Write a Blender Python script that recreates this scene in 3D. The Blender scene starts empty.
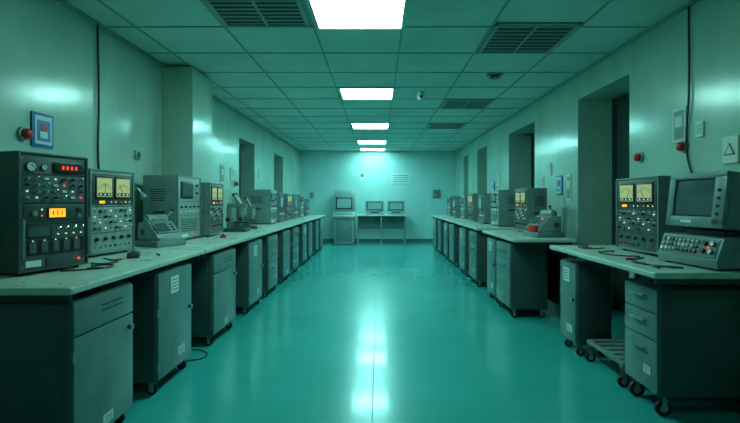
import bpy, bmesh, math, random
from mathutils import Matrix, Vector, Euler
random.seed(7)
scene = bpy.context.scene
scene.view_settings.view_transform = 'Standard'
scene.view_settings.look = 'None'
scene.view_settings.exposure = 0.0

# ---------------------------------------------------------------- materials
MATS = {}
def mat(name, col, rough=0.5, metal=0.0, noise=0.0, nscale=6.0, bump=0.0, bscale=40.0,
        emit=None, estr=0.0, coat=0.0, spec=0.5, streak=0.0):
    m = bpy.data.materials.new(name); m.use_nodes = True
    nt = m.node_tree; b = nt.nodes['Principled BSDF']
    b.inputs['Base Color'].default_value = (*col, 1)
    b.inputs['Roughness'].default_value = rough
    b.inputs['Metallic'].default_value = metal
    b.inputs['Specular IOR Level'].default_value = spec
    if coat: b.inputs['Coat Weight'].default_value = coat; b.inputs['Coat Roughness'].default_value = 0.08
    tc = nt.nodes.new('ShaderNodeTexCoord')
    if noise > 0:
        n = nt.nodes.new('ShaderNodeTexNoise'); n.inputs['Scale'].default_value = nscale
        n.inputs['Detail'].default_value = 5; n.inputs['Roughness'].default_value = 0.6
        nt.links.new(tc.outputs['Object'], n.inputs['Vector'])
        r = nt.nodes.new('ShaderNodeValToRGB')
        r.color_ramp.elements[0].position = 0.3; r.color_ramp.elements[1].position = 0.72
        r.color_ramp.elements[0].color = (*[max(0, c*(1-noise)) for c in col], 1)
        r.color_ramp.elements[1].color = (*[min(1, c*(1+noise*0.6)) for c in col], 1)
        nt.links.new(n.outputs['Fac'], r.inputs['Fac'])
        out = r.outputs['Color']
        if streak > 0:
            mp = nt.nodes.new('ShaderNodeMapping'); mp.inputs['Scale'].default_value = (4, 4, 0.9)
            n3 = nt.nodes.new('ShaderNodeTexNoise'); n3.inputs['Scale'].default_value = 1.0; n3.inputs['Detail'].default_value = 6
            nt.links.new(tc.outputs['Object'], mp.inputs['Vector']); nt.links.new(mp.outputs['Vector'], n3.inputs['Vector'])
            r3 = nt.nodes.new('ShaderNodeValToRGB')
            r3.color_ramp.elements[0].position = 0.30; r3.color_ramp.elements[1].position = 0.52
            g = 1-streak
            r3.color_ramp.elements[0].color = (g,g,g*0.97,1); r3.color_ramp.elements[1].color = (1,1,1,1)
            nt.links.new(n3.outputs['Fac'], r3.inputs['Fac'])
            mx = nt.nodes.new('ShaderNodeMix'); mx.data_type='RGBA'; mx.blend_type='MULTIPLY'; mx.inputs['Factor'].default_value=1
            nt.links.new(out, mx.inputs['A']); nt.links.new(r3.outputs['Color'], mx.inputs['B']); out = mx.outputs['Result']
        nt.links.new(out, b.inputs['Base Color'])
        mr = nt.nodes.new('ShaderNodeMapRange')
        mr.inputs['To Min'].default_value = max(0.02, rough-0.06); mr.inputs['To Max'].default_value = rough+0.08
        nt.links.new(n.outputs['Fac'], mr.inputs['Value'])
        nt.links.new(mr.outputs['Result'], b.inputs['Roughness'])
    if bump > 0:
        n2 = nt.nodes.new('ShaderNodeTexNoise'); n2.inputs['Scale'].default_value = bscale
        n2.inputs['Detail'].default_value = 3
        nt.links.new(tc.outputs['Object'], n2.inputs['Vector'])
        bp = nt.nodes.new('ShaderNodeBump'); bp.inputs['Strength'].default_value = bump
        bp.inputs['Distance'].default_value = 0.02
        nt.links.new(n2.outputs['Fac'], bp.inputs['Height'])
        nt.links.new(bp.outputs['Normal'], b.inputs['Normal'])
    if emit:
        b.inputs['Emission Color'].default_value = (*emit, 1)
        b.inputs['Emission Strength'].default_value = estr
    MATS[name] = m
    return m

mat('wall_paint', (0.42,0.59,0.51), 0.17, noise=0.12, nscale=1.3, bump=0.07, bscale=5, spec=0.7, streak=0.10)
mat('hazy_wall_paint', (0.40,0.66,0.65), 0.4, noise=0.08, nscale=1.2, bump=0.1, bscale=9, streak=0.06)  # brighter cyan puts the far-end haze into the wall colour
mat('ceiling_tile', (0.52,0.69,0.65), 0.75, noise=0.14, nscale=1.6, bump=0.15, bscale=60)
mat('ceiling_bar', (0.26,0.36,0.34), 0.5)
mat('floor_epoxy', (0.03,0.335,0.31), 0.23, noise=0.12, nscale=0.9, bump=0.03, bscale=2.0, spec=0.45, coat=0.25)
mat('floor_seam', (0.02,0.13,0.12), 0.6)
mat('skirting', (0.06,0.17,0.16), 0.45)
mat('recess_dark', (0.03,0.05,0.045), 0.5)
mat('bench_top', (0.50,0.61,0.53), 0.28, noise=0.14, nscale=7)
mat('bench_edge', (0.39,0.48,0.42), 0.4)
mat('bench_frame', (0.02,0.036,0.034), 0.5)
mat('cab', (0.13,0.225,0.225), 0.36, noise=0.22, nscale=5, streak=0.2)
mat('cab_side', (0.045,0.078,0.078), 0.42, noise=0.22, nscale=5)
mat('cab_line', (0.02,0.035,0.034), 0.6)
mat('inst_case', (0.16,0.235,0.23), 0.38, noise=0.2, nscale=9)
mat('inst_dark', (0.05,0.076,0.076), 0.4, noise=0.15, nscale=9)
mat('inst_panel', (0.26,0.35,0.33), 0.42, noise=0.15, nscale=12)
mat('inst_panel_dark', (0.08,0.115,0.113), 0.4, noise=0.15, nscale=12)
mat('black', (0.012,0.015,0.015), 0.4)
mat('rubber', (0.01,0.012,0.012), 0.7)
mat('chrome', (0.65,0.7,0.68), 0.25, metal=1.0)
mat('steel', (0.35,0.40,0.38), 0.35, metal=0.8)
mat('white_plastic', (0.68,0.74,0.68), 0.4)
mat('paper', (0.62,0.72,0.68), 0.6)
mat('paper_ink', (0.10,0.17,0.19), 0.6)
mat('blue_print', (0.03,0.17,0.45), 0.4)
mat('red_plastic', (0.60,0.02,0.015), 0.3)
mat('red_led', (0.7,0.03,0.02), 0.3, emit=(1,0.06,0.03), estr=1.4)
mat('amber_led', (0.8,0.4,0.05), 0.3, emit=(1,0.45,0.06), estr=2.0)
mat('amber_screen', (0.4,0.2,0.02), 0.3, emit=(1,0.40,0.03), estr=1.4)
mat('yellow_glow', (0.42,0.44,0.24), 0.3, emit=(0.8,0.74,0.25), estr=0.26)
mat('white_led', (0.7,0.75,0.6), 0.3, emit=(0.9,1,0.75), estr=0.6)
mat('glass_dark', (0.03,0.055,0.055), 0.08, spec=0.8)
mat('crt_glass', (0.06,0.10,0.105), 0.12, spec=0.7)
mat('crt_far', (0.10,0.25,0.25), 0.15, emit=(0.2,0.6,0.6), estr=0.2)
mat('vent_dark', (0.02,0.035,0.033), 0.5)
mat('vent_slat', (0.26,0.36,0.34), 0.45)
mat('light_1', (0.9,0.95,0.9), 0.5, emit=(0.43,1.0,0.89), estr=34)
mat('light_2', (0.9,0.95,0.9), 0.5, emit=(0.34,1.0,0.97), estr=40)
mat('light_3', (0.9,0.95,0.9), 0.5, emit=(0.40,1.0,0.96), estr=24)
mat('light_fill', (0.9,0.95,0.9), 0.5, emit=(0.43,1.0,0.89), estr=6)
mat('light_frame', (0.5,0.6,0.55), 0.4)

# ---------------------------------------------------------------- mesh builder
class MB:
    def __init__(s):
        s.V=[]; s.F=[]; s.FM=[]; s.mats=[]; s.M=Matrix.Identity(4); s.S=[]
    def mi(s,m):
        if m not in s.mats: s.mats.append(m)
        return s.mats.index(m)
    def absorb(s,bm,m,T,smooth=False):
        o=len(s.V); X=s.M@T; k=s.mi(m)
        bm.verts.index_update()
        for v in bm.verts: s.V.append(tuple(X@v.co))
        for f in bm.faces:
            s.F.append([o+v.index for v in f.verts]); s.FM.append(k); s.S.append(smooth)
        bm.free()
    def box(s,c,d,m,bev=0.0,rot=(0,0,0),seg=2):
        bm=bmesh.new(); bmesh.ops.create_cube(bm,size=1)
        for v in bm.verts: v.co=Vector((v.co.x*d[0],v.co.y*d[1],v.co.z*d[2]))
        if bev>0: bmesh.ops.bevel(bm,geom=bm.edges[:],offset=min(bev,min(d)*0.45),segments=seg,affect='EDGES',profile=0.5)
        s.absorb(bm,m,Matrix.Translation(c)@Euler(rot).to_matrix().to_4x4())
    def b2(s,a,b,m,bev=0.0):
        s.box([(a[i]+b[i])/2 for i in range(3)],[abs(b[i]-a[i]) for i in range(3)],m,bev)
    def cyl(s,c,r,h,m,axis='Z',seg=16,r2=None,smooth=True,rot=None):
        bm=bmesh.new(); bmesh.ops.create_cone(bm,cap_ends=True,segments=seg,radius1=r,radius2=r if r2 is None else r2,depth=h)
        R=Matrix.Identity(4)
        if axis=='X': R=Matrix.Rotation(math.pi/2,4,'Y')
        if axis=='Y': R=Matrix.Rotation(-math.pi/2,4,'X')
        if rot: R=Euler(rot).to_matrix().to_4x4()@R
        s.absorb(bm,m,Matrix.Translation(c)@R,smooth)
    def sph(s,c,r,m,sc=(1,1,1)):
        bm=bmesh.new(); bmesh.ops.create_uvsphere(bm,u_segments=16,v_segments=10,radius=r)
        s.absorb(bm,m,Matrix.Translation(c)@Matrix.Diagonal((*sc,1)),True)
    def rod(s,a,b,r,m,seg=10):
        a=Vector(a);b=Vector(b);d=b-a
        bm=bmesh.new(); bmesh.ops.create_cone(bm,cap_ends=True,segments=seg,radius1=r,radius2=r,depth=d.length)
        R=d.to_track_quat('Z','Y').to_matrix().to_4x4()
        s.absorb(bm,m,Matrix.Translation((a+b)/2)@R,True)
    def prism(s,prof,y0,y1,m,bev=0.0):
        bm=bmesh.new()
        a=[bm.verts.new((p[0],y0,p[1])) for p in prof]; b=[bm.verts.new((p[0],y1,p[1])) for p in prof]
        n=len(prof); bm.faces.new(a); bm.faces.new(b[::-1])
        for i in range(n): bm.faces.new((a[i],b[i],b[(i+1)%n],a[(i+1)%n]))
        bmesh.ops.recalc_face_normals(bm,faces=bm.faces[:])
        if bev>0: bmesh.ops.bevel(bm,geom=bm.edges[:],offset=bev,segments=2,affect='EDGES',profile=0.5)
        s.absorb(bm,m,Matrix.Identity(4))
    def done(s,name,loc=(0,0,0),rz=0.0):
        me=bpy.data.meshes.new(name); me.from_pydata(s.V,[],s.F)
        for m in s.mats: me.materials.append(MATS[m])
        me.polygons.foreach_set('material_index',s.FM)
        me.polygons.foreach_set('use_smooth',s.S)
        me.update()
        if any(s.S):
            try: me.set_sharp_from_angle(angle=math.radians(40))
            except Exception: pass
        o=bpy.data.objects.new(name,me); scene.collection.objects.link(o)
        o.location=loc; o.rotation_euler=(0,0,rz)
        return o

def cable(name,pts,r,m):
    cu=bpy.data.curves.new(name,'CURVE'); cu.dimensions='3D'; cu.bevel_depth=r; cu.bevel_resolution=3; cu.resolution_u=8
    sp=cu.splines.new('BEZIER'); sp.bezier_points.add(len(pts)-1)
    for p,q in zip(sp.bezier_points,pts):
        p.co=q; p.handle_left_type='AUTO'; p.handle_right_type='AUTO'
    cu.materials.append(MATS[m]); o=bpy.data.objects.new(name,cu); scene.collection.objects.link(o); return o

# ---------------------------------------------------------------- room shell
H=2.90; XL=-2.47; XR=2.47; YN=-2.2; YF=14.3
b=MB(); b.b2((XL-0.5,YN,-0.1),(XR+0.5,YF,0),'floor_epoxy')
for x in (-0.036,):
    b.b2((x-0.003,YN,0),(x+0.003,YF,0.0008),'floor_seam')
b.done('floor')
b=MB(); b.b2((XL-0.5,YN,H),(XR+0.5,YF,H+0.1),'ceiling_tile'); b.done('ceiling')
gx=[-2.18,-1.38,-0.58,0.22,1.02,1.82]; gy=[4.05+0.72*k for k in range(-8,15)]
b=MB()
for x in gx: b.b2((x-0.009,YN,H-0.008),(x+0.009,YF,H),'ceiling_bar')
for y in gy:
    if YN<y<YF: b.b2((XL,y-0.009,H-0.0079),(XR,y+0.009,H),'ceiling_bar')
b.b2((XL,YN,H-0.03),(XL+0.025,YF,H),'ceiling_bar'); b.b2((XR-0.025,YN,H-0.03),(XR,YF,H),'ceiling_bar')
b.done('trim_1')

def wall_side(name,x0,x1,openings,top=2.58):
    b=MB(); y=YN
    for (a,c) in openings:
        b.b2((x0,y,0),(x1,a,H),'wall_paint'); b.b2((x0,a,top),(x1,c,H),'wall_paint'); y=c
    b.b2((x0,y,0),(x1,YF,H),'wall_paint'); b.done(name)
R_OP=[(4.42,5.56),(7.1,8.5),(10.2,11.2),(12.3,12.95)]
L_OP=[(8.0,9.0),(10.7,11.7)]
wall_side('wall_right',XR,XR+0.5,R_OP)
wall_side('wall_left',XL-0.5,XL,L_OP,2.45)
b=MB(); b.b2((XL-0.5,YF,-0.1),(XR+0.5,YF+0.15,H+0.1),'hazy_wall_paint'); b.done('wall_far')
b=MB(); b.b2((XL-0.5,YN-0.15,-0.1),(XR+0.5,YN,H+0.1),'hazy_wall_paint'); b.done('wall_near')
b=MB(); b.b2((XL,5.15,0),(-2.12,5.75,H-0.03),'wall_paint',0.008); b.done('wall_column')
def door(name,x,y0,y1,top,side):
    b=MB(); t=0.05; s=side
    b.b2((x,y0,0),(x+s*t,y1,top),'recess_dark')
    f=x-s*0.02
    for (a,c) in ((y0,y0+0.07),(y1-0.07,y1)): b.b2((f,a,0),(x,c,top),'bench_frame')
    b.b2((f,y0+0.07,top-0.08),(x,y1-0.07,top),'bench_frame')
    b.b2((f,y0+0.07,0.95),(x,y1-0.07,1.02),'bench_frame')
    b.b2((f+s*0.012,y0+0.07,1.02),(x,y1-0.07,top-0.08),'glass_dark')
    b.b2((f,(y0+y1)/2-0.02,1.02),(x,(y0+y1)/2+0.02,top-0.08),'bench_frame')
    b.cyl((f-s*0.03,y0+0.16,1.0),0.02,0.06,'steel','X')
    b.done(name)
n=1
for (a,c) in R_OP: door('door_%d'%n,XR+0.44,a,c,2.58,1); n+=1
for (a,c) in L_OP: door('door_%d'%n,XL-0.30,a,c,2.45,-1); n+=1
def bb(name,x,s,ops):
    b=MB(); y=YN
    for (a,c) in ops+[(YF,YF)]:
        b.b2((x,y,0),(x+s*0.018,a,0.11),'skirting'); y=c
    b.done(name)
bb('baseboard_right',XR,-1,R_OP); bb('baseboard_left',XL,1,L_OP)
b=MB(); b.b2((XL,YF-0.018,0),(XR,YF,0.11),'skirting'); b.done('baseboard_far')

# ---------------------------------------------------------------- ceiling fittings
def panel_light(y0,y1,m):
    b=MB(); x0,x1=-0.56,0.24
    b.b2((x0+0.03,y0+0.03,-0.012),(x1-0.03,y1-0.03,-0.006),m)
    for p,q in (((x0,y0),(x1,y0+0.035)),((x0,y1-0.035),(x1,y1)),((x0,y0+0.035),(x0+0.035,y1-0.035)),((x1-0.035,y0+0.035),(x1,y1-0.035))):
        b.b2((*p,-0.02),(*q,0),'light_frame')
    b.done('ceiling_light_panel',(0,0,H))
panel_light(0.45,1.17,'light_fill')  # unseen panel added as weak fill, keeping the row spacing
panel_light(3.36,4.08,'light_1'); panel_light(6.21,6.93,'light_1')
panel_light(9.05,9.77,'light_2'); panel_light(11.7,12.4,'light_2'); panel_light(13.45,14.1,'light_3')

def vent(x0,x1,y0,y1):
    b=MB()
    b.b2((x0,y0,-0.006),(x1,y1,0),'vent_dark')
    for p,q in (((x0,y0),(x1,y0+0.04)),((x0,y1-0.04),(x1,y1)),((x0,y0),(x0+0.04,y1)),((x1-0.04,y0),(x1,y1))):
        b.b2((*p,-0.018),(*q,0),'vent_slat')
    k=8
    for i in range(k):
        y=y0+0.04+(y1-y0-0.08)*(i+0.5)/k
        b.box(((x0+x1)/2,y,-0.010),(x1-x0-0.06,0.022,0.006),'vent_slat')
    b.b2(((x0+x1)/2-0.012,y0,-0.015),((x0+x1)/2+0.012,y1,-0.006),'vent_slat')
    b.done('ceiling_air_vent',(0,0,H))
vent(1.04,1.80,3.95,4.75); vent(1.04,1.80,6.95,7.63); vent(1.04,1.80,9.1,9.79); vent(-1.36,-0.60,3.35,4.03)
b=MB(); b.cyl((0,0,-0.012),0.10,0.024,'steel'); b.cyl((0,0,-0.035),0.07,0.025,'inst_dark',r2=0.05); b.done('smoke_detector',(1.45,5.58,H))
b=MB(); b.cyl((0,0,-0.02),0.05,0.04,'white_plastic'); b.sph((0,0,-0.07),0.055,'white_plastic'); b.cyl((0,-0.05,-0.08),0.02,0.04,'black','Y'); b.done('security_camera',(0.62,6.5,H))

# ---------------------------------------------------------------- benches
def bench(x0,x1,y0,y1,h=0.92,aisle=1,modesty=True):
    b=MB()
    b.b2((x0,y0,h-0.038),(x1,y1,h),'bench_top',0.008)
    e=x1 if aisle>0 else x0; s=aisle; bk=x0 if aisle>0 else x1
    b.b2((e-s*0.004,y0+0.01,h-0.03),(e+s*0.003,y1-0.01,h-0.01),'bench_edge')
    b.b2((x0+0.03,y0+0.03,h-0.075),(x1-0.03,y0+0.06,h-0.038),'bench_frame')
    b.b2((x0+0.03,y1-0.06,h-0.075),(x1-0.03,y1-0.03,h-0.038),'bench_frame')
    b.b2((bk+s*0.03,y0+0.03,h-0.075),(bk+s*0.06,y1-0.03,h-0.038),'bench_frame')
    for y in (y0+0.045,y1-0.045):
        b.b2((bk+s*0.03,y-0.02,0),(bk+s*0.075,y+0.02,h-0.04),'bench_frame')
    if modesty: b.b2((bk+s*0.03,y0+0.03,0.12),(bk+s*0.05,y1-0.03,h-0.04),'bench_frame')
    b.done('workbench')
    return
BL=-1.47
bench(XL+0.02,BL,2.15,3.82); bench(XL+0.02,BL,3.84,5.13); bench(-2.10,BL,5.15,7.0)
bench(XL+0.02,BL,7.02,8.85); bench(XL+0.02,BL,8.87,10.7); bench(XL+0.02,BL,10.72,12.6)
bench(1.6,XR-0.02,2.6,4.2,aisle=-1)
bench(1.46,2.14,4.85,6.3,aisle=-1); bench(1.48,XR-0.02,6.75,8.6,aisle=-1)
bench(1.48,XR-0.02,8.75,10.5,aisle=-1); bench(1.48,XR-0.02,10.6,12.6,aisle=-1)

# ---------------------------------------------------------------- rolling cabinets
def caster(b,x,y,r=0.035,htop=0.09):
    b.cyl((x,y,r),r,0.022,'rubber','Y',16); b.cyl((x,y,r),r*0.5,0.028,'steel','Y',12)
    b.box((x,y+0.018,(r+htop)/2+0.006),(0.03,0.004,htop-r+0.012),'steel'); b.box((x,y-0.018,(r+htop)/2+0.006),(0.03,0.004,htop-r+0.012),'steel')
    b.cyl((x,y,htop-0.004),0.022,0.012,'steel')
def cabinet(fx,y0,y1,side,kind=0,z0=0.09,z1=0.85,D=0.6,name='rolling_cabinet',r=0.035):
    W=y1-y0; b=MB(); hx=D/2
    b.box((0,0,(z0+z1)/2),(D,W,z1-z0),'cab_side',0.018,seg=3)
    X=hx
    def panel(v0,v1,m='cab',inset=0.014):
        b.box((X+0.004,0,(v0+v1)/2),(0.014,W-2*inset,v1-v0),m,0.005)
    def handle(z,w=0.13):
        b.box((X+0.034,0,z),(0.012,w,0.014),'steel',0.004)
        for s in (-1,1): b.box((X+0.02,s*(w/2-0.01),z),(0.03,0.01,0.012),'steel')
    def knobs(z,u): b.cyl((X+0.018,u*W,z),0.013,0.03,'black','X',12); b.cyl((X+0.034,u*W,z),0.017,0.008,'steel','X',12)
    def label(u,z,w,h):
        b.box((X+0.012,u*W,z),(0.003,w,h),'paper')
        for i in range(4): b.box((X+0.0138,u*W,z+h*(0.3-0.2*i)),(0.001,w*0.75,h*0.07),'paper_ink')
    Hh=z1-z0
    if kind==0:
        panel(z0+0.015,z1-0.19); panel(z1-0.18,z1-0.012)
        handle(z1-0.10,0.16) if W<0.5 else None
        knobs(z1-0.26,0.38); label(0.02,z0+0.07,0.09,0.05)
        for i in range(2): b.box((X+0.012,0.1*W,z1-0.07-0.03*i),(0.003,W*0.35,0.006),'cab_line')
    elif kind==1:
        panel(z0+0.015,z1-0.012); knobs(z0+Hh*0.55,0.38); label(-0.05,z1-0.12,0.12,0.12); label(0.15,z0+0.12,0.1,0.06)
    elif kind==2:
        n=4
        for i in range(n):
            a=z0+0.012+(Hh-0.02)*i/n; panel(a+0.004,a+(Hh-0.02)/n-0.004); handle(a+(Hh-0.02)/n*0.6,W*0.5)
    elif kind==3:
        panel(z0+0.015,z0+Hh*0.5-0.004); panel(z0+Hh*0.5+0.004,z0+Hh*0.75-0.004); panel(z0+Hh*0.75+0.004,z1-0.012)
        handle(z0+Hh*0.4,W*0.4); handle(z0+Hh*0.66,W*0.4); handle(z0+Hh*0.9,W*0.4)
        label(0.2,z0+Hh*0.2,0.07,0.05)
    for s in (-1,1):
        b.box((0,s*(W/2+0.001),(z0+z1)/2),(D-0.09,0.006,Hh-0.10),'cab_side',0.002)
    for z in (z0+0.1,z1-0.28): b.cyl((X+0.006,-W/2+0.012,z),0.007,0.05,'steel','Z',8)
    for x in (-hx+0.06,hx-0.05):
        for y in (-W/2+0.05,W/2-0.05): caster(b,x,y,r,z0)
    if side>0: return b.done(name,(fx-hx,(y0+y1)/2,0),0)
    return b.done(name,(fx+hx,(y0+y1)/2,0),math.pi)
FX=-1.505
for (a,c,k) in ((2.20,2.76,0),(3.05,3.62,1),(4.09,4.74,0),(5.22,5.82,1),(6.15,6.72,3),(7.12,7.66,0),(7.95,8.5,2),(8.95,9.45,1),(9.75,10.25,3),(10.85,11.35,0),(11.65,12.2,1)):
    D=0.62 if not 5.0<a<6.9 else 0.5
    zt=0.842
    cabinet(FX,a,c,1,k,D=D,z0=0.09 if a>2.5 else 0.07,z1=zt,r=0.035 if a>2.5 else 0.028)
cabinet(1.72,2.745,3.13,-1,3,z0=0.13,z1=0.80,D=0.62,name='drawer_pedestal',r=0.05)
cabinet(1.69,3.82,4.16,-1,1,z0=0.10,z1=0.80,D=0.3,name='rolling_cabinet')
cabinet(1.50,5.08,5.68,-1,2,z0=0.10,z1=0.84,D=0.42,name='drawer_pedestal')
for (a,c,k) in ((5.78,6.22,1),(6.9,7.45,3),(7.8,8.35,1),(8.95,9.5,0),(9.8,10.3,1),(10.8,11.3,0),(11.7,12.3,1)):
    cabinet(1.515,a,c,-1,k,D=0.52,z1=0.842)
# low wheeled cart
b=MB()
b.b2((1.74,3.20,0.15),(2.34,3.76,0.18),'inst_case',0.006)
for i in range(5): b.b2((1.76,3.26+0.1*i,0.18),(2.32,3.29+0.1*i,0.188),'steel')
for x in (1.76,2.32):
    for y in (3.23,3.73): caster(b,x,y,0.04,0.15)
for y in (3.23,3.73): b.b2((2.30,y-0.012,0.18),(2.325,y+0.012,0.66),'steel')
b.b2((2.30,3.22,0.64),(2.325,3.74,0.67),'steel')
b.done('utility_cart')

# ---------------------------------------------------------------- instruments
class Inst:
    def __init__(s,W,D,H,case='inst_case',panel='inst_panel',feet=True):
        s.W,s.D,s.H=W,D,H; s.b=MB(); b=s.b
        z0=0.015
        b.box((0,0,z0+(H-z0)/2),(D,W,H-z0),case,0.012)
        for x in (-D/2+0.04,D/2-0.04):
            for y in (-W/2+0.04,W/2-0.04): b.cyl((x,y,0.009),0.014,0.018,'rubber')
        b.box((D/2,0,z0+(H-z0)/2),(0.012,W-0.03,H-z0-0.03),panel,0.003)
        s.X=D/2+0.006
        for q in (-1,1): b.box((D/2+0.004,q*(W/2-0.008),z0+(H-z0)/2),(0.022,0.014,H-z0-0.01),case,0.004)
        for zz in (z0+0.01,H-0.01): b.box((D/2+0.004,0,zz),(0.022,W-0.01,0.014),case,0.004)
        for u in (-1,1):
            for v in (0.06,0.94): b.cyl((s.X+0.001,u*(W/2-0.026),v*H+0.002),0.005,0.005,'chrome','X',8)
        for sd in (-1,1):
            for i in range(6):
                b.box((-0.02,sd*(W/2+0.0005),H*0.62+i*0.022),(D*0.45,0.003,0.008),'black')
            b.box((0.0,sd*(W/2+0.012),H*0.45),(D*0.3,0.012,0.018),'black',0.004)
            for q in (-1,1): b.box((q*D*0.14,sd*(W/2+0.005),H*0.45),(0.012,0.014,0.018),'black')
        b.box((0,0,H+0.001),(D*0.7,W*0.7,0.004),case)
    def y(s,u): return (u-0.5)*s.W
    def rect(s,u,v,w,h,m,t=0.004,bev=0): s.b.box((s.X+t/2,s.y(u),v*s.H),(t,w*s.W,h*s.H),m,bev)
    def screen(s,u,v,w,h,m,fr='black'):
        s.rect(u,v,w,h,fr,0.010,0.003); s.b.box((s.X+0.0105,s.y(u),v*s.H),(0.002,w*s.W*0.82,h*s.H*0.74),m)
    def knob(s,u,v,r=0.012,m='black'):
        s.b.cyl((s.X+0.002,s.y(u),v*s.H),r*1.35,0.004,'steel','X',14); s.b.cyl((s.X+0.011,s.y(u),v*s.H),r,0.02,m,'X',14,r2=r*0.85)
        s.b.box((s.X+0.0215,s.y(u),v*s.H+r*0.5),(0.002,0.002,r*0.8),'white_plastic')
    def led(s,u,v,m,r=0.005): s.b.cyl((s.X+0.004,s.y(u),v*s.H),r,0.008,m,'X',8)
    def toggle(s,u,v):
        s.b.cyl((s.X+0.003,s.y(u),v*s.H),0.007,0.006,'chrome','X',8); s.b.rod((s.X+0.003,s.y(u),v*s.H),(s.X+0.024,s.y(u),v*s.H+0.012),0.0032,'chrome',6)
    def gauge(s,u,v,r,m='white_plastic'):
        s.b.cyl((s.X+0.004,s.y(u),v*s.H),r,0.010,'black','X',20); s.b.cyl((s.X+0.0092,s.y(u),v*s.H),r*0.82,0.002,m,'X',20)
        s.b.box((s.X+0.011,s.y(u)+r*0.2,v*s.H+r*0.15),(0.001,0.003,r*0.9),'black',rot=(0.7,0,0))
    def line(s,v,m='black'): s.rect(0.5,v,0.92,0.006,m,0.003)
    def pull(s,u,h=0.5,v=0.5):
        y=s.y(u); z=v*s.H; hh=h*s.H/2
        s.b.rod((s.X+0.03,y,z-hh),(s.X+0.03,y,z+hh),0.006,'chrome'); 
        for q in (-1,1): s.b.rod((s.X,y,z+q*hh),(s.X+0.03,y,z+q*hh),0.006,'chrome')
    def meter_window(s,u,v,w,h):
        s.rect(u,v,w,h,'black',0.012,0.003)
        s.b.box((s.X+0.0125,s.y(u),v*s.H),(0.002,w*s.W*0.84,h*s.H*0.80),'yellow_glow')
        zc=v*s.H-h*s.H*0.3
        s.b.box((s.X+0.0137,s.y(u),v*s.H-h*s.H*0.30),(0.001,w*s.W*0.74,h*s.H*0.14),'inst_dark')
        for i in range(3): s.b.cyl((s.X+0.0145,s.y(u)+(i-1)*w*s.W*0.24,v*s.H-h*s.H*0.30),0.006,0.003,'white_led','X',8)
        for i in range(9):
            a=math.radians(-50+100*i/8); R=min(h*s.H*0.6,w*s.W*0.42)
            s.b.box((s.X+0.0138,s.y(u)+math.sin(a)*R,zc+math.cos(a)*R),(0.001,0.004,0.018),'paper_ink',rot=(-a,0,0))
        a=random.uniform(-0.6,0.6); R=h*s.H*0.5
        s.b.box((s.X+0.0142,s.y(u)+math.sin(a)*R/2,zc+math.cos(a)*R/2),(0.001,0.004,R),'black',rot=(-a,0,0))
    def place(s,name,fx,yc,side,rot=0.0,z=0.92):
        base=0 if side>0 else math.pi
        a=base+rot; cx=fx-math.cos(a)*s.D/2; cy=yc-math.sin(a)*s.D/2
        return s.b.done(name,(cx,cy,z),a)

def rack_A(W,D,H):
    s=Inst(W,D,H,'inst_dark','inst_panel_dark')
    s.gauge(0.17,0.88,0.030); s.gauge(0.34,0.88,0.018); s.screen(0.70,0.885,0.46,0.09,'black'); 
    for i in range(4): s.rect(0.60+0.065*i,0.885,0.028,0.030,'red_led',0.013)
    s.line(0.82)
    for j in range(4):
        for i in range(7):
            u=0.12+0.127*i; v=0.785-0.052*j
            k=(i*2+j*3)%5
            if k in(0,3): s.knob(u,v,0.009,random.choice(['black','steel']))
            elif k==1: s.led(u,v,random.choice(['white_led','white_led','red_led']),0.005)
            elif k==2: s.toggle(u,v)
            else: s.rect(u,v,0.06,0.02,random.choice(['white_plastic','inst_panel']),0.008,0.001)
    s.line(0.585)
    s.rect(0.5,0.50,0.84,0.14,'inst_dark',0.006,0.003)
    s.screen(0.52,0.50,0.28,0.10,'amber_screen'); s.knob(0.2,0.50,0.019,'steel'); s.knob(0.83,0.525,0.012); s.knob(0.83,0.47,0.012,'steel'); s.led(0.31,0.53,'white_led'); s.led(0.31,0.48,'red_led')
    for i in range(3): s.b.box((s.X+0.012,s.y(0.52)+(i-1)*0.026,0.50*s.H),(0.001,0.005,0.024),'black')
    s.line(0.41)
    s.screen(0.27,0.345,0.36,0.09,'crt_glass')
    for i in range(4): s.toggle(0.54+0.115*i,0.365); s.led(0.54+0.115*i,0.32,'white_led',0.004)
    s.rect(0.5,0.22,0.86,0.13,'black',0.005,0.002)
    for i in range(5): s.rect(0.19+0.155*i,0.22,0.09,0.085,'inst_panel_dark',0.010,0.002); s.led(0.19+0.155*i,0.275,'white_led',0.004)
    s.rect(0.2,0.09,0.2,0.05,'paper',0.008); s.rect(0.55,0.09,0.34,0.08,'inst_dark',0.008,0.003); s.led(0.85,0.09,'red_led',0.007)
    s.pull(0.04,0.3,0.3); s.pull(0.96,0.3,0.3)
    return s
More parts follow.
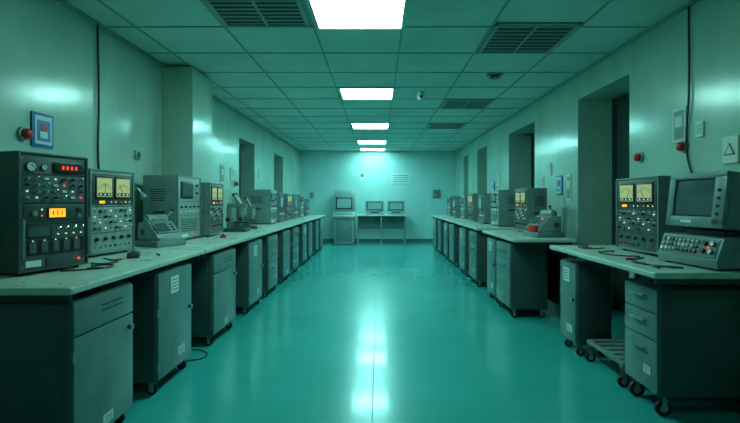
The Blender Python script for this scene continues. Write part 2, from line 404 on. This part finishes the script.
def gauge_B(W,D,H,dark=False):
    s=Inst(W,D,H,'inst_case','inst_panel_dark' if dark else 'inst_panel')
    s.rect(0.5,0.77,0.9,0.36,'inst_dark',0.006,0.004)
    s.meter_window(0.29,0.79,0.38,0.27); s.meter_window(0.71,0.79,0.38,0.27)
    s.screen(0.24,0.622,0.14,0.04,'amber_screen'); s.led(0.45,0.622,'white_led'); s.led(0.55,0.622,'white_led'); s.led(0.68,0.622,'red_led'); s.led(0.78,0.622,'amber_led'); s.led(0.88,0.622,'white_led')
    s.line(0.57)
    for j in range(4):
        for i in range(8):
            u=0.10+0.114*i; v=0.52-0.066*j
            r=(i*3+j*5)%4
            if r==0: s.toggle(u,v)
            elif r==1: s.led(u,v,'white_led',0.006)
            elif r==2: s.knob(u,v,0.009,'steel')
            else: s.knob(u,v,0.010)
            if j%2==0: s.rect(u,v+0.033,0.06,0.008,'white_plastic',0.002)
    s.line(0.27)
    for i in range(5): s.knob(0.14+0.18*i,0.20,0.015)
    for i in range(8): s.led(0.12+0.108*i,0.11,random.choice(['chrome','chrome','red_plastic','black']),0.009)
    return s
def plain_C(W,D,H):
    s=Inst(W,D,H,'inst_case','inst_panel')
    s.screen(0.38,0.78,0.5,0.26,'crt_glass'); s.knob(0.8,0.86,0.013); s.knob(0.8,0.74,0.013); s.line(0.6)
    for i in range(5): s.knob(0.14+0.18*i,0.52,0.011); s.led(0.14+0.18*i,0.45,'white_led')
    s.line(0.39)
    for i in range(6): s.rect(0.5,0.32-0.035*i,0.7,0.012,'black',0.003)
    s.rect(0.3,0.08,0.25,0.05,'paper',0.004); s.led(0.7,0.08,'red_led',0.008); s.pull(0.95,0.5,0.5)
    return s
def scope_D(W,D,H):
    s=Inst(W,D,H,'inst_case','inst_panel_dark')
    s.screen(0.36,0.68,0.52,0.46,'crt_far')
    for j in range(4): s.knob(0.74,0.85-0.13*j,0.012); s.knob(0.88,0.85-0.13*j,0.012,'steel')
    s.line(0.38)
    for i in range(6):
        s.led(0.14+0.145*i,0.28,random.choice(['white_led','red_led','white_led']),0.007); s.toggle(0.14+0.145*i,0.18)
    return s

rack_A(0.42,0.42,0.69).place('electronics_test_rack',-1.90,2.64,1,-0.30)
gauge_B(0.46,0.30,0.65).place('gauge_panel_instrument',-2.05,3.47,1,-0.16)
plain_C(0.58,0.34,0.67).place('metal_instrument_cabinet',-2.0,4.76,1,0)
gauge_B(0.44,0.17,0.62,True).place('gauge_panel_instrument',-1.92,5.33,1,0)
plain_C(0.5,0.42,0.60).place('metal_instrument_cabinet',-1.86,8.0,1)
scope_D(0.45,0.42,0.56).place('oscilloscope',-1.86,8.68,1)
gauge_B(0.5,0.4,0.55,True).place('gauge_panel_instrument',-1.86,9.4,1)
scope_D(0.45,0.4,0.50).place('oscilloscope',-1.86,10.2,1)
plain_C(0.5,0.4,0.55).place('metal_instrument_cabinet',-1.88,11.1,1)
scope_D(0.45,0.4,0.45).place('oscilloscope',-1.88,12.0,1)
gauge_B(0.54,0.36,0.60,True).place('gauge_panel_instrument',2.05,3.56,-1,0.05)
gauge_B(0.5,0.24,0.57,True).place('gauge_panel_instrument',1.87,5.86,-1) 
plain_C(0.52,0.40,0.58).place('metal_instrument_cabinet',1.90,7.3,-1)
scope_D(0.5,0.42,0.52).place('oscilloscope',1.88,8.15,-1)
gauge_B(0.5,0.42,0.55,True).place('gauge_panel_instrument',1.88,9.1,-1)
plain_C(0.5,0.42,0.52).place('metal_instrument_cabinet',1.88,9.95,-1)
scope_D(0.45,0.4,0.48).place('oscilloscope',1.88,11.0,-1)
plain_C(0.5,0.4,0.52).place('metal_instrument_cabinet',1.88,11.9,-1)

# CRT terminal console ------------------------------------------------
def crt_terminal(name,fx,yc,rz,W=0.50,z=0.92,glass='crt_glass',sc=1.0):
    b=MB()
    b.prism([(-0.19,0.012),(0.27,0.012),(0.27,0.06),(0.22,0.20),(-0.19,0.20)],-W/2,W/2,'inst_case',0.008)
    ang=math.atan2(0.05,0.14)
    M0=b.M.copy()
    b.M=Matrix.Translation((0.246,0,0.13))@Matrix.Rotation(-ang,4,'Y')
    b.box((0.002,0,0),(0.004,W*0.92,0.12),'inst_panel_dark')
    for j in range(3):
        for i in range(9):
            y=(-0.42+0.07*i)*W; 
            b.box((0.008,y,0.035-0.033*j),(0.010,0.022*W/0.5,0.02),random.choice(['inst_panel','inst_panel','white_plastic','inst_dark']),0.002)
    for j in range(2): b.cyl((0.012,W*0.27,0.03-0.05*j),0.014,0.02,'black','X',14); b.cyl((0.012,W*0.39,0.03-0.05*j),0.014,0.02,'steel','X',14)
    b.cyl((0.008,W*0.33,0.005),0.006,0.01,'red_led','X',8)
    b.M=M0
    b.box((-0.02,0,0.215),(0.3,W*0.6,0.04),'inst_dark',0.004)
    b.M=Matrix.Translation((0,0,0.23))@Matrix.Rotation(-0.12,4,'Y')
    hh=0.36
    b.prism([(-0.17,0.05),(-0.08,0.005),(0.20,0.0),(0.20,hh),(-0.02,hh),(-0.17,hh-0.06)],-W/2*0.96,W/2*0.96,'inst_case',0.012)
    X=0.20; w=W*0.94
    b.box((X+0.012,0,hh-0.022),(0.03,w,0.044),'inst_case',0.008); b.box((X+0.012,0,0.035),(0.03,w,0.07),'inst_case',0.008)
    b.box((X+0.012,-w/2+0.028,hh/2),(0.03,0.056,hh-0.03),'inst_case',0.008); b.box((X+0.012,w/2-0.045,hh/2),(0.03,0.09,hh-0.03),'inst_case',0.008)
    b.box((X+0.004,-0.017,hh/2+0.012),(0.012,w-0.14,hh-0.10),'black')
    bm=bmesh.new(); bmesh.ops.create_grid(bm,x_segments=10,y_segments=8,size=0.5)
    ww=w-0.17; h2=hh-0.135
    for v in bm.verts:
        x,y=v.co.x,v.co.y; v.co=Vector((0.012*(1-(2*x)**2*0.5-(2*y)**2*0.5),x*ww,y*h2))
    b.absorb(bm,glass,Matrix.Translation((X+0.011,-0.017,hh/2+0.012)),True)
    for k in range(4): b.cyl((X+0.03,w/2-0.045,hh*0.25+0.05*k),0.010,0.012,'black','X',10)
    b.box((X+0.028,-0.1*W,0.035),(0.003,0.09,0.018),'paper')
    for sd in (-1,1):
        for i in range(6): b.box((-0.0,sd*W/2*0.962,0.10+0.03*i),(0.2,0.004,0.010),'black')
    b.M=M0
    for x in (-0.15,0.22):
        for y in (-W/2+0.05,W/2-0.05): b.cyl((x,y,0.008),0.016,0.016,'rubber')
    o=b.done(name,(fx,yc,z),rz); o.scale=(sc,sc,sc); return o
crt_terminal('crt_computer_terminal',2.22,2.90,math.pi+0.10,0.50,sc=0.97)
def crt_monitor(x,y,z,w):
    b=MB()
    b.box((0,0,0.025),(0.36,w*0.95,0.05),'inst_panel',0.01); b.box((0,0,0.065),(0.2,w*0.5,0.03),'inst_dark')
    b.prism([(-0.18,0.14),(0.16,0.08),(0.16,0.42),(-0.18,0.36)],-w/2,w/2,'inst_panel',0.012)
    b.box((0.163,0,0.26),(0.012,w*0.84,0.25),'black',0.003); b.box((0.170,0,0.26),(0.006,w*0.74,0.2),'crt_far',0.002)
    b.box((0.165,w*0.3,0.11),(0.006,0.05,0.02),'black')
    b.done('crt_monitor',(x,y,z),-math.pi/2)
crt_monitor(-0.10,13.65,0.90,0.56); crt_monitor(0.54,13.65,0.90,0.52)
b=MB(); x0,x1=-0.66,0.86
b.b2((x0,13.4,0.86),(x1,14.0,0.90),'bench_top',0.006)
for x in (x0+0.05,x1-0.05,0.1):
    b.b2((x-0.02,13.44,0),(x+0.02,13.48,0.86),'steel'); b.b2((x-0.02,13.92,0),(x+0.02,13.96,0.86),'steel'); b.b2((x-0.02,13.48,0.10),(x+0.02,13.92,0.13),'steel')
b.b2((x0+0.04,13.90,0.45),(x1-0.04,13.92,0.86),'cab'); b.done('computer_table')
b=MB()
b.box((0,0,0.41),(0.55,0.60,0.80),'inst_panel',0.015); b.box((0.278,0,0.42),(0.012,0.50,0.66),'cab',0.004)
b.cyl((0.29,0.2,0.5),0.015,0.02,'black','X')
b.prism([(-0.27,0.81),(0.34,0.81),(0.34,0.86),(0.20,0.98),(-0.27,0.98)],-0.34,0.34,'inst_panel',0.008)
b.prism([(-0.27,0.98),(0.18,0.98),(0.14,1.52),(0.04,1.66),(-0.27,1.66)],-0.32,0.32,'inst_panel',0.012)
b.box((0.166,0,1.24),(0.016,0.50,0.36),'black',0.004,rot=(0,-0.077,0)); b.box((0.176,0,1.24),(0.008,0.42,0.28),'crt_far',rot=(0,-0.077,0))
b.box((0.10,0,1.59),(0.012,0.44,0.08),'crt_far',rot=(0,-0.7,0))
for i in range(8): b.box((0.28,-0.24+0.068*i,0.925),(0.03,0.045,0.012),'inst_dark',rot=(0,0.7,0))
for x in (-0.2,0.2):
    for y in (-0.2,0.2): b.cyl((x,y,0.01),0.03,0.02,'rubber')
b.done('control_console',(-1.02,13.75,0),-math.pi/2)

# bench testers / microscopes ------------------------------------------
def bench_tester(name,fx,yc,rz,red=False,s=1.0):
    b=MB()
    b.box((0,0,0.03),(0.34,0.34,0.06),'inst_case',0.012)
    for x in (-0.13,0.13):
        for y in (-0.13,0.13): b.cyl((x,y,0.004),0.015,0.008,'rubber')
    b.prism([(-0.15,0.06),(0.14,0.06),(0.12,0.12),(0.0,0.24),(-0.15,0.24)],-0.14,0.14,'inst_panel',0.010)
    b.box((0.068,0,0.185),(0.15,0.24,0.008),'inst_case',rot=(0,0.785,0))
    b.box((0.075,-0.04,0.19),(0.10,0.12,0.008),'crt_glass',rot=(0,0.785,0))
    for i in range(3): b.cyl((0.05+0.025*i,0.075,0.212-0.025*i),0.009,0.02,'red_led' if red and i==0 else 'black','X',10)
    b.cyl((-0.07,0,0.265),0.045,0.22,'inst_panel','Y',18)
    b.box((-0.07,0,0.25),(0.11,0.16,0.05),'inst_case',0.008)
    b.rod((-0.07,0.11,0.265),(0.0,0.14,0.35),0.008,'chrome'); b.sph((0.0,0.14,0.355),0.016,'red_plastic' if red else 'black')
    b.rod((0.10,-0.12,0.06),(0.10,-0.12,0.18),0.008,'chrome'); b.rod((0.10,-0.12,0.18),(-0.07,-0.12,0.28),0.008,'chrome')
    b.cyl((0.14,-0.12,0.075),0.02,0.03,'steel')
    if red: b.box((0.145,0.03,0.10),(0.05,0.16,0.07),'red_plastic',0.008)
    for y in (-0.142,0.142):
        b.cyl((-0.08,y,0.14),0.03,0.008,'inst_dark','Y',16)
    o=b.done(name,(fx,yc,0.92),rz); o.scale=(s,s,s); return o
bench_tester('bench_component_tester',-2.0,4.14,-0.45,s=0.92)
bench_tester('bench_component_tester',1.90,5.18,math.pi+0.2,True,s=0.98)
def microscope(name,x,y,rz,s=1.0):
    b=MB()
    b.box((0.02,0,0.02),(0.26,0.20,0.04),'inst_dark',0.012); b.box((-0.07,0,0.16),(0.05,0.08,0.28),'inst_case',0.012)
    b.box((0.02,0,0.30),(0.22,0.07,0.05),'inst_case',0.012); b.cyl((0.09,0,0.25),0.035,0.12,'inst_panel')
    b.cyl((0.09,0,0.17),0.018,0.06,'steel',r2=0.024); b.box((0.08,0,0.11),(0.15,0.15,0.012),'black',0.003); b.box((0.0,0,0.08),(0.1,0.05,0.07),'inst_case',0.006)
    for q in (-1,1):
        b.rod((0.06,q*0.025,0.32),(0.0,q*0.04,0.42),0.018,'inst_panel'); b.rod((0.0,q*0.04,0.42),(-0.012,q*0.043,0.44),0.022,'black')
        b.cyl((-0.07,q*0.055,0.14),0.024,0.03,'black','Y')
    o=b.done(name,(x,y,0.92),rz); o.scale=(s,s,s)
microscope('microscope',-1.90,6.0,0,1.15); microscope('microscope',-1.92,6.55,0.3,1.05)

b=MB(); b.cyl((0,0,0.01),0.05,0.02,'inst_dark'); pts=[(0,0,0.02),(0,0.0,0.25),(0.01,0.01,0.42),(0.03,0.015,0.50),(0.07,0.02,0.52),(0.10,0.03,0.48)]
for p,q in zip(pts,pts[1:]): b.rod(p,q,0.006,'white_plastic')
b.cyl((0.105,0.032,0.46),0.028,0.05,'inst_panel',r2=0.014,rot=(0,-0.5,0)); b.done('gooseneck_lamp',(-2.12,3.82,0.92))

# ---------------------------------------------------------------- clutter
def clip(name,x,y,rz,m):
    b=MB(); b.box((0,0,0.008),(0.07,0.014,0.014),m,0.005); b.box((0.045,0.004,0.008),(0.035,0.004,0.008),'chrome',rot=(0,0,0.1)); b.box((0.045,-0.004,0.008),(0.035,0.004,0.008),'chrome',rot=(0,0,-0.1)); b.done(name,(x,y,0.92),rz)
for (x,y,r,m) in ((1.76,3.15,0.4,'red_plastic'),(1.72,2.95,2.0,'black'),(1.75,3.55,1.2,'black'),(1.80,3.9,0.2,'red_plastic'),(-1.72,2.72,0.5,'black'),(-1.80,3.1,1.0,'red_plastic'),(-1.66,3.4,2.2,'black'),(1.72,2.78,1.6,'black')):
    clip('alligator_clip',x,y,r,m)
z=0.927
cable('test_lead',[(-1.85,2.62,z),(-1.74,2.68,z),(-1.66,2.78,z),(-1.72,2.88,z),(-1.80,2.82,z)],0.005,'black')
cable('test_lead',[(-1.88,2.95,z),(-1.78,2.92,z),(-1.76,3.05,z),(-1.86,3.12,z),(-1.95,3.2,z)],0.005,'black')
cable('test_lead',[(1.92,3.3,z),(1.80,3.35,z),(1.74,3.50,z),(1.82,3.62,z),(1.92,3.66,z)],0.005,'black')
cable('test_lead',[(1.86,2.74,z),(1.76,2.82,z),(1.72,3.0,z),(1.82,3.18,z),(1.9,3.22,z)],0.006,'black')
cable('test_lead',[(1.95,3.88,z),(1.80,3.82,z),(1.78,4.0,z),(1.9,4.08,z)],0.005,'black')
b=MB(); b.box((0,0,0.02),(0.08,0.12,0.04),'inst_dark',0.008); b.cyl((0.0,0.03,0.045),0.018,0.012,'steel'); b.box((0,-0.03,0.042),(0.05,0.04,0.004),'crt_glass'); b.done('handheld_multimeter',(-1.78,3.28,0.92),0.4)
b=MB(); b.cyl((0,0,0.015),0.035,0.03,'red_plastic'); b.cyl((0,0,0.035),0.012,0.02,'black'); b.done('solder_spool',(-1.72,5.0,0.92))
cable('wall_cable',[(XL+0.02,3.93,H),(XL+0.02,3.95,2.2),(XL+0.02,3.94,1.7),(XL+0.025,3.98,1.35),(XL+0.04,3.9,0.93)],0.009,'black')
cable('wall_cable',[(XR-0.018,3.55,H-0.03),(XR-0.018,3.55,2.2),(XR-0.018,3.57,1.7),(XR-0.02,3.5,1.5),(XR-0.025,3.42,0.93)],0.008,'black')
cable('floor_cable',[(-1.85,3.6,0.008),(-1.6,3.72,0.008),(-1.47,3.82,0.008),(-1.55,3.98,0.008),(-1.75,4.02,0.008)],0.005,'rubber')

# ---------------------------------------------------------------- wall items
def alarm(name,y,z,side):
    b=MB(); b.cyl((0.012,0,0),0.05,0.024,'inst_panel','X',20); b.cyl((0.035,0,0),0.036,0.03,'red_plastic','X',20); b.sph((0.048,0,0),0.033,'red_plastic',(0.6,1,1))
    b.done(name,(XL if side>0 else XR,y,z),0 if side>0 else math.pi)
alarm('fire_alarm_bell',3.12,1.80,1); alarm('fire_alarm_bell',3.62,1.77,-1)
def poster(name,y,z,w,h,side,kind):
    b=MB(); b.box((0.008,0,0),(0.016,w,h),'white_plastic' if kind!='blue' else 'blue_print',0.003)
    if kind=='blue':
        b.box((0.017,0,0),(0.003,w*0.78,h*0.82),'paper'); b.box((0.019,0,-0.02*h),(0.003,w*0.6,h*0.6),'blue_print')
        b.cyl((0.021,0,h*0.08),w*0.14,0.003,'red_plastic','X'); b.box((0.021,0,-h*0.14),(0.003,w*0.36,h*0.2),'paper')
    elif kind=='frame':
        b.box((0.017,0,0),(0.003,w*0.8,h*0.84),'inst_panel'); b.box((0.019,0,h*0.1),(0.003,w*0.5,h*0.3),'paper'); 
        for i in range(4): b.box((0.019,0,-h*(0.12+0.07*i)),(0.003,w*0.55,h*0.025),'paper_ink')
    elif kind=='note':
        for i in range(5): b.box((0.017,0,h*(0.3-0.14*i)),(0.002,w*0.75,h*0.05),'paper_ink')
    elif kind=='tri':
        b.M=Matrix.Rotation(math.pi/2,4,'X')
        b.cyl((0.018,-h*0.04,0),w*0.42,0.003,'paper_ink','X',3,smooth=False); b.cyl((0.020,-h*0.04,0),w*0.28,0.003,'paper','X',3,smooth=False)
    b.done(name,(XL if side>0 else XR,y,z),0 if side>0 else math.pi)
poster('framed_poster',3.30,1.85,0.21,0.25,1,'blue')
poster('framed_notice',3.67,1.95,0.16,0.28,-1,'frame')
poster('paper_notice',3.44,1.88,0.08,0.12,-1,'note')
poster('warning_sign',3.14,1.69,0.14,0.19,-1,'tri')
poster('framed_poster',5.80,1.50,0.14,0.34,-1,'frame'); poster('paper_notice',6.10,1.54,0.18,0.26,-1,'blue')
poster('paper_notice',6.45,1.78,0.14,0.18,-1,'note'); poster('paper_notice',6.75,1.6,0.14,0.20,-1,'note')
poster('framed_poster',7.1,1.75,0.15,0.3,1,'frame'); poster('paper_notice',7.6,1.78,0.2,0.2,1,'note')
alarm('fire_alarm_bell',4.22,1.74,-1); alarm('fire_alarm_bell',7.75,1.62,1)
poster('paper_notice',9.35,1.9,0.18,0.25,1,'note'); poster('paper_notice',9.2,1.75,0.2,0.25,-1,'note'); poster('paper_notice',9.6,1.6,0.2,0.25,-1,'blue'); poster('paper_notice',11.9,1.7,0.2,0.25,-1,'note')
for (y,s) in ((4.6,1),(6.4,1)):
    b=MB(); b.box((0.012,0,0),(0.024,0.09,0.09),'inst_panel',0.006); b.cyl((0.025,0,0),0.03,0.006,'inst_dark','X'); b.done('wall_socket',(XL if s>0 else XR,y,1.80 if s>0 else 2.0),0 if s>0 else math.pi)
def bposter(x,z,w,h):
    b=MB(); b.box((x,YF-0.008,z),(w,0.016,h),'paper',0.003)
    for i in range(4): b.box((x,YF-0.017,z+h*(0.3-0.2*i)),(w*0.8,0.002,h*0.07),'blue_print')
    b.done('wall_notice_board')
bposter(0.72,2.02,0.62,0.32); 
b=MB(); b.box((0,-0.01,0),(0.16,0.02,0.22),'paper',0.003); b.box((0,-0.022,0.02),(0.1,0.004,0.1),'paper_ink'); b.done('paper_notice',(-0.5,YF,2.1))
b=MB(); b.box((0,-0.04,0),(0.22,0.08,0.24),'inst_case',0.01); b.cyl((0,-0.085,0.03),0.03,0.012,'red_plastic','Y'); b.done('wall_control_box',(1.85,YF,1.55))
b=MB(); b.box((0,-0.02,0),(0.12,0.04,0.18),'inst_panel',0.006); b.box((0,-0.045,0.02),(0.03,0.02,0.05),'black'); b.done('light_switch',(-2.1,YF,1.5))

# ---------------------------------------------------------------- world + camera
w=bpy.data.worlds.new('World'); scene.world=w; w.use_nodes=True
w.node_tree.nodes['Background'].inputs['Color'].default_value=(0.02,0.06,0.055,1); w.node_tree.nodes['Background'].inputs['Strength'].default_value=0.3
cd=bpy.data.cameras.new('camera'); cam=bpy.data.objects.new('camera',cd); scene.collection.objects.link(cam)
cam.location=(0,0,1.34); cam.rotation_euler=(math.pi/2,0,0)
cd.sensor_width=36; cd.lens=450/740*36; cd.shift_x=-8/740; cd.shift_y=-11.5/740; cd.clip_start=0.05
scene.camera=cam
